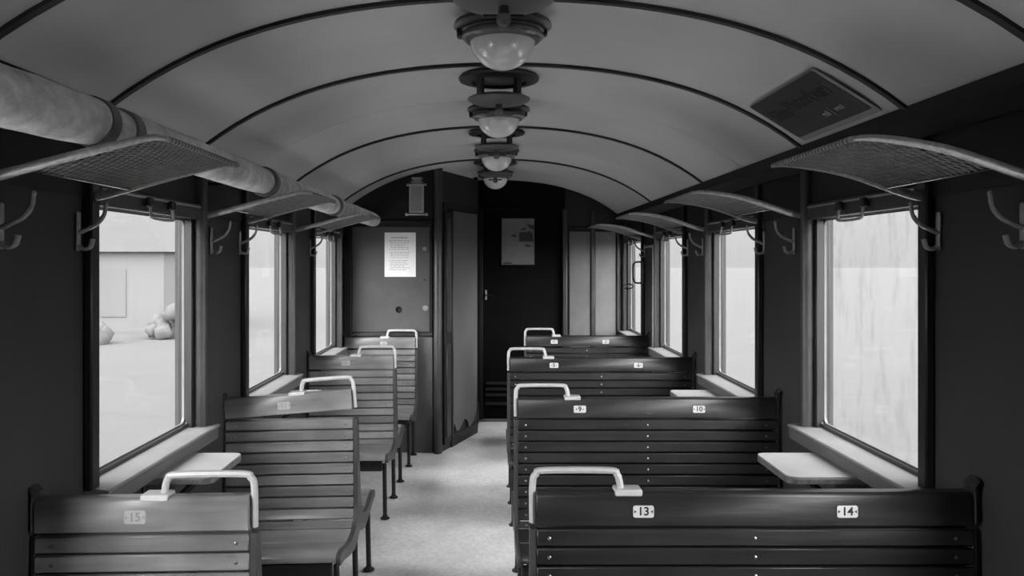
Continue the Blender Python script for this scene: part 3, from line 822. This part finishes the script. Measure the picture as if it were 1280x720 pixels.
for y, l in zip((2.66, 4.14, 5.68, 7.10), LL): lamp(y, l)
VL = ['ceiling ventilator cut by the top picture edge, crossbar knob below its disc', 'ceiling ventilator between the nearest and the second lamp', 'ceiling ventilator between the second and the third lamp', 'farthest ceiling ventilator, behind the third lamp']
for y, l in zip((2.19, 3.56, 5.06, 6.62), VL): vent(y, l)

# ------------------------------------------------------------------ sign on the ceiling curve
ya, yb = 2.60, 3.25; x_in, x_out = 1.05, 1.275
A = Vector((x_in, 0, cz(x_in))); B = Vector((x_out, 0, cz(x_out)))
down = (B-A); wdt = down.length; dn = down.normalized()
nrm = Vector((-dn.z, 0, dn.x)); nrm = nrm if nrm.z < 0 else -nrm      # into the room
ctr = (A+B)/2 + nrm*.006 + Vector((0, (ya+yb)/2, 0))
ex = Vector((0, -1, 0)); ey = -dn; ez = ex.cross(ey)
R = Matrix((ex, ey, ez)).transposed().to_4x4()
sg = thing('ceiling_sign', 'dark printed destination sign on the right ceiling curve between ribs', 'sign', ctr)
sg.rotation_euler = R.to_euler()
hl, hh = (yb-ya)/2, wdt/2
MB().prism(rrect(-hl, hl, -hh, hh, .012, 3), 'z', -.002, .001).build('sign_margin', M['sign_edge'], sg, smooth=0)
MB().prism(rrect(-hl+.004, hl-.022, -hh+.026, hh-.004, .012, 3), 'z', .0012, .003).build('sign_board', M['sign'], sg, smooth=0)
inst('lettering', text_mesh('Siim', .095, 'lettering', M['sign_text'], .0004, .0015), sg, (-.195, .030, .0036))
inst('lettering', text_mesh('Peterburi', .095, 'lettering', M['sign_text'], .0004, .0015), sg, (.075, .045, .0036))
inst('lettering', text_mesh('rail', .040, 'lettering', M['sign_white'], .0004, .0008), sg, (.055, -.052, .0036))
inst('lettering', text_mesh('eesti', .036, 'lettering', M['sign_white'], .0004, .0004), sg, (.165, -.048, .0036))
MB().box(.098, .102, -.075, -.03, .0032, .004).build('divider', M['sign_white'], sg, smooth=0)

# ------------------------------------------------------------------ outside
for x0_, x1_ in ((XR+.25, 3.7), (-3.6, XL-.25)):
    MB().box(x0_, x1_, -14, 22, -1.19, -.42, .02).build('bounce_slab', M['bounce_slab'], smooth=0, kind='structure')  # unseen pale slabs added to bounce daylight up onto the ceiling
MB().box(-220, 220, -120, 330, -1.25, -1.2).build('ground', M['ground'], smooth=0, kind='structure')
hs = thing('station_house', 'faint haze-toned trackside house seen through the nearest left window', 'house', (-16.5, 34, -1.2))
MB().box(-3.4, 3.4, -2, 2, 0, 3.2).build('house_wall', M['house'], hs, smooth=0)
MB().prism([(-3.7, 3.2), (3.7, 3.2), (2.6, 4.6), (-2.6, 4.6)], 'y', -2.3, 2.3).build('roof', M['house_roof'], hs, smooth=0)
MB().box(.9, 1.9, -2.04, -1.98, .6, 2.5).build('doorway', M['house_dark'], hs, smooth=0)
MB().box(-1.4, -.4, -2.04, -1.98, 1.1, 2.4).build('house_window', M['house_dark'], hs, smooth=0)
MB().tube([(-1.9, -2.12, .4), (-1.9, -2.12, 4.9)], .07, 8).build('drainpipe', M['house_dark'], hs)
MB().tube([(-.1, -2.12, .4), (-.1, -2.12, 4.9)], .07, 8).build('drainpipe', M['house_dark'], hs)
def bush(x, y, r, h, seed, label):
    rn = random.Random(seed); m = MB()
    for i in range(26):
        a = rn.uniform(0, 2*PI); q = r*math.sqrt(rn.random()); b = bmesh.new()
        bmesh.ops.create_icosphere(b, subdivisions=2, radius=rn.uniform(.22, .42))
        for v in b.verts: v.co *= 1+rn.uniform(-.22, .22)
        bmesh.ops.translate(b, vec=(q*math.cos(a), q*math.sin(a)*.6, rn.uniform(.15, h)*(1-.5*q/r)), verts=list(b.verts)); m._merge(b)
    o = m.build('bush', M['bush'], None, (x, y, -1.2), smooth=180); tag(o, label, 'bush')
bush(-14.2, 27.2, 1.0, .8, 5, 'faint low bush outside the nearest left window, left of the taller one')
bush(-11.2, 29.4, 1.3, 1.3, 9, 'faint taller bush outside the nearest left window, right of the low one')
